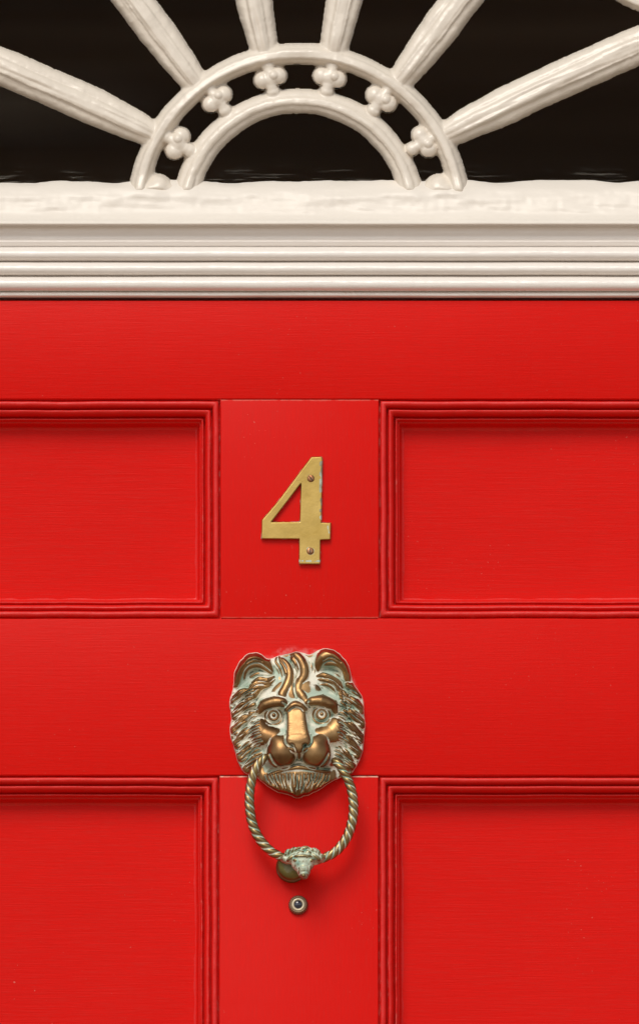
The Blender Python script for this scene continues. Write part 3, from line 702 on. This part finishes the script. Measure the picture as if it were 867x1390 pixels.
for k_, (a, b, c) in enumerate((((472, 745), (462, 778), (448, 812)), ((505, 742), (490, 770), (476, 790)), ((385, 752), (390, 780), (402, 808)))):
    carve([a, b, c], [5, 7, 4], [16, 20, 12])
# small hollow behind each ring end
dent(272, 700, 22, 22, 0, 16); dent(590, 692, 20, 20, 0, 12)
# finer hair: streaks that follow the mane and the beard
du_ = np.abs(U - 428)
mane = sstep(196, 232, du_) * sstep(230, 300, Vv) * (1 - sstep(700, 740, Vv)) * sstep(0, 14, -dl)
al = np.where(U < 428, -(U * .80) + Vv * .58, U * .80 + Vv * .58); ac_ = np.where(U < 428, U * .58 + Vv * .80, -U * .58 + Vv * .80)
H = H + mane * ((vnoise(al + 900, ac_ + 900, 48, 71, 5.2) - .5) * 13 + (vnoise(al + 900, ac_ + 900, 26, 72, 3.4) - .5) * 5)
beard = sstep(706, 726, Vv) * (1 - sstep(150, 180, du_))
H = H + beard * (vnoise(U - (U - 428) * (Vv - 700) * -.002, Vv + 50, 5.5, 73, 30) - .5) * 9
cap = np.where(dl > 0, -9 * dl, 42 * np.sqrt(np.clip(1 - (1 - np.clip(-dl / 4, 0, 1)) ** 2, 0, 1)) + 2.4 * np.clip(-dl, 0, None))
H = smin(H, cap, 3)
H = np.clip(H, -12, None)
H = blur(H, .75)
Hpx = H / K
Xp = 290 + U / K; Yp = 860 + Vv / K
cav = blur(H, 9) - H; cav2 = blur(H, 3.2) - H
low = np.clip((56 - H) / 40, 0, 1) * sstep(8, 26, -dl)
cav = blur(np.clip(H, 26, None), 9) - np.clip(H, 26, None); cav2 = blur(np.clip(H, 26, None), 3.2) - np.clip(H, 26, None)
pat = np.clip(cav / 9.0, -.4, 1.0) * .75 + np.clip(cav2 / 2.6, -.3, 1.0) * .5 + low * .25 + .20 + .13 * mane
for cu, cv, a, b, am in ((310, 428, 66, 50, .55), (545, 424, 66, 52, .55), (372, 462, 20, 50, .5), (494, 470, 22, 55, .5), (220, 200, 44, 22, .45), (604, 202, 44, 20, .45), (218, 440, 26, 110, .35), (250, 610, 34, 60, .45), (640, 600, 30, 80, .45), (640, 405, 30, 30, .5),
                        (508, 260, 24, 60, .5), (310, 200, 22, 60, .45), (420, 300, 14, 50, .3), (250, 330, 40, 36, .35), (600, 300, 40, 40, .3), (130, 270, 30, 30, .4), (712, 285, 22, 40, .35), (437, 668, 26, 16, .5), (150, 400, 40, 12, .2), (250, 745, 30, 22, .5), (612, 742, 34, 20, .5), (425, 832, 60, 7, .5), (330, 805, 40, 10, .4)):
    pat = pat + am * np.exp(-(((U - cu) / a) ** 2 + ((Vv - cv) / b) ** 2) ** 1.5)
for cu, cv in ((306, 420), (551, 414)):
    re_ = np.hypot((U - cu) / 1.08, Vv - cv - 4)
    pat = pat - .75 * np.exp(-((re_ - 41) / 5.5) ** 2) - .5 * np.exp(-((np.hypot(U - cu, Vv - cv + 2) - 23) / 4.5) ** 2)
pat = pat - .55 * np.exp(-(((U - 306) / 17) ** 2 + ((Vv - 419) / 17) ** 2) ** 2) * 1 - .4 * np.exp(-(((U - 551) / 12) ** 2 + ((Vv - 412) / 12) ** 2) ** 2)
pat = np.clip(pat - .25 * sstep(-8, -1, dl), 0, 1)
kn = tag(empty('door_knocker', tuple(up(403, 980, 0))), 'weathered bronze lion mask knocker with a rope-twist ring', 'door knocker')
V = unproj(Xp, Yp, Hpx).reshape(-1, 3)
deep = sstep(1.5, 3.8, blur(H, 2.2) - H) * sstep(.42, .62, vnoise(U, Vv, 24, 77)) * (dl < -6)
v_, f_, ex = compact(V, grid_faces(Hpx > -2.5), {'p': pat.reshape(-1), 'q': deep.reshape(-1)})
from_np('lion_head', v_, f_, M_LION, kn, {'patina': ex['p'], 'deep': ex['q']})
# rope-twist ring hanging from the corners of the mouth
RP = [(362.0, 1027.5, 30, 4.0), (359.0, 1028.5, 34, 5.2), (353.5, 1034.0, 36, 5.9), (346.5, 1044.5, 36, 6.1), (340.8, 1062.5, 35, 6.3), (338.6, 1086, 34, 6.5), (341.5, 1113, 33, 6.6), (350.5, 1136, 32, 6.6), (366.5, 1154.5, 31, 6.2), (385, 1164.5, 31, 5.8), (400, 1169, 32, 5.6), (420, 1169.5, 32, 5.6),
      (434, 1166.5, 31, 5.8), (454.0, 1157, 31, 6.2), (469.6, 1138.5, 32, 6.6), (477.8, 1115, 33, 6.6), (479.6, 1091, 34, 6.5), (475.6, 1067.5, 35, 6.3), (467.5, 1049.5, 36, 6.1), (460.0, 1038.5, 36, 5.6), (454.5, 1033.5, 33, 4.8), (452, 1033, 29, 3.8)]
P4 = catmull(RP, 22)
C3 = np.array([unproj(p[0], p[1], p[2]) for p in P4]); rad = P4[:, 3] * S
Tg = np.gradient(C3, axis=0); Tg /= np.linalg.norm(Tg, axis=1, keepdims=True)
Ff = np.array([0, -1.0, 0]); B1 = np.cross(Tg, Ff); B1 /= np.linalg.norm(B1, axis=1, keepdims=True); B2 = np.cross(B1, Tg)
sl_ = np.concatenate([[0], np.cumsum(np.linalg.norm(np.diff(C3, axis=0), axis=1))]) / S
nseg = 40; an = np.arange(nseg) * 2 * math.pi / nseg
mid = np.interp(sl_, [0, sl_[-1] * .5, sl_[-1]], [1, 1, 1])
half = sl_[-1] / 2
tw = np.where(sl_ < half, sl_, 2 * half - sl_) / 33.0 * 2 * math.pi
sgn = np.where(sl_ < half, 1, -1)
ph = an[None, :] - (tw * 1.0)[:, None]
ph = np.where((sl_ < half)[:, None], ph, an[None, :] + (tw)[:, None])
lob = np.abs(np.sin(ph * 1.5 + .4))            # three strands
rope = (.80 + .26 * lob ** .6)
endf = sstep(0, 9, sl_) * sstep(0, 9, sl_[-1] - sl_); nearram = sstep(14, 30, np.abs(sl_ - half))
mixr = (endf * nearram)[:, None]
rr_ = rad[:, None] * (rope * mixr + (1 - mixr) * 1.0) * np.interp(sl_, [0, 2, sl_[-1] - 2, sl_[-1]], [.6, 1, 1, .6])[:, None]
V = C3[:, None, :] + rr_[..., None] * (np.cos(an)[None, :, None] * B1[:, None, :] + np.sin(an)[None, :, None] * B2[:, None, :])
npt = len(C3); F = []
for i in range(npt - 1):
    for j in range(nseg): F.append((i * nseg + j, i * nseg + (j + 1) % nseg, (i + 1) * nseg + (j + 1) % nseg, (i + 1) * nseg + j))
F.append(tuple(range(nseg))); F.append(tuple((npt - 1) * nseg + j for j in range(nseg)))
low_ = sstep(1040, 1165, P4[:, 1])[:, None]
patr = (np.clip(1 - lob * 1.9, 0, 1) * .85 * mixr + .08 + .12 * low_ + .28 * (1 - nearram)[:, None]).reshape(-1)
ringo = from_np('ring', V.reshape(-1, 3), F, M_RING, kn, {'patina': patr})
# ram's head striker at the bottom of the ring
def blobs(name, parts, mat_, parent, voxel=.00042):
    bm = bmesh.new()
    for (px, py, f, a, b, c, rot) in parts:
        g = bmesh.ops.create_icosphere(bm, subdivisions=3, radius=1)['verts']; o_ = up(px, py, f); ca, sa = math.cos(R(rot)), math.sin(R(rot))
        for v in g:
            x, y, z = v.co.x * a * S, v.co.y * c * S, v.co.z * b * S
            v.co = Vector((o_.x + x * ca - z * sa, o_.y + y, o_.z + x * sa + z * ca))
    o = from_bm(name, bm, mat_, parent)
    m_ = o.modifiers.new('weld', 'REMESH'); m_.mode = 'VOXEL'; m_.voxel_size = voxel; m_.use_smooth_shade = True
    m_ = o.modifiers.new('soft', 'SMOOTH'); m_.iterations = 3; m_.factor = .5
    return o
pr = [(411, 1163, 34, 25, 11, 13, 0), (411, 1171, 40, 16, 14, 13, 0), (412, 1180, 44, 9.5, 12.5, 10, 3), (412.5, 1188, 47, 6.2, 6, 7, 0), (411, 1162.5, 49, 12.5, 3.2, 5, 0),
      (401.5, 1168.5, 47.5, 4.2, 3, 4, -20), (422, 1168.5, 47.5, 4.2, 3, 4, 20), (396, 1164, 44, 9, 3.6, 5, 35), (428, 1163, 44, 9, 3.6, 5, -35), (389, 1167, 36, 9, 6, 8, -15), (433, 1165, 36, 9, 6, 8, 15),
      (404.5, 1178, 46, 2.4, 7, 4, 8), (420, 1178, 46, 2.4, 7, 4, -8), (412, 1188.5, 53, 3.2, 2.6, 2.6, 0)]
for i in range(15):
    a = math.pi * (i + .5) / 15
    pr.append((411 + 22 * math.cos(a) + random.uniform(-1, 1), 1161 - 9 * math.sin(a) + random.uniform(-1.2, 1.2), 40 + 3 * math.sin(a), random.uniform(4, 6.5), random.uniform(2, 3), 5, math.degrees(a) + 90 + random.uniform(-30, 30)))
for i in range(6):
    pr.append((411 + random.uniform(-13, 13), 1157.5 + random.uniform(-1.5, 1.5), 46, 4.5, 2, 4, random.uniform(-50, 50)))
ram = blobs('ram_head', pr, M_RAM, ringo)
# striking button on the door
c = up(395.5, 1176, 8)
btn = lathe('strike_button', [(21, -1), (21, 2), (19.5, 4.5), (18.6, 6), (19.2, 9), (20, 13), (19.5, 17), (17, 20), (12, 21.2), (4, 21.6)], (c.x, c.z), M_BTN, None, 72)
tag(btn, 'round dull brass striking button behind the ram head', 'striking plate')
# peephole
eye = tag(empty('door_viewer', tuple(up(404.5, 1228, 0))), 'small round peephole with knurled rim under the knocker', 'peephole')
c = up(404.7, 1228, 4)
lathe('bezel', [(13, -1), (13, 1.5), (12.6, 3.6), (11.2, 5.6), (9.6, 6.4), (9.2, 5.2)], (c.x, c.z), M_KNURL, eye, 160, (0, 3, 26))
lathe('pale_ring', [(9.3, 3), (8.8, 5.6), (8.0, 6.6), (6.8, 6.8), (6.0, 6.0), (5.9, 4.2)], (c.x, c.z), M_PALE, eye, 64)
lathe('lens', [(6.0, 3), (5.9, 4.6), (5.0, 5.6), (3.4, 6.3), (1.4, 6.7), (.3, 6.8)], (c.x, c.z), M_LENS, eye, 48)
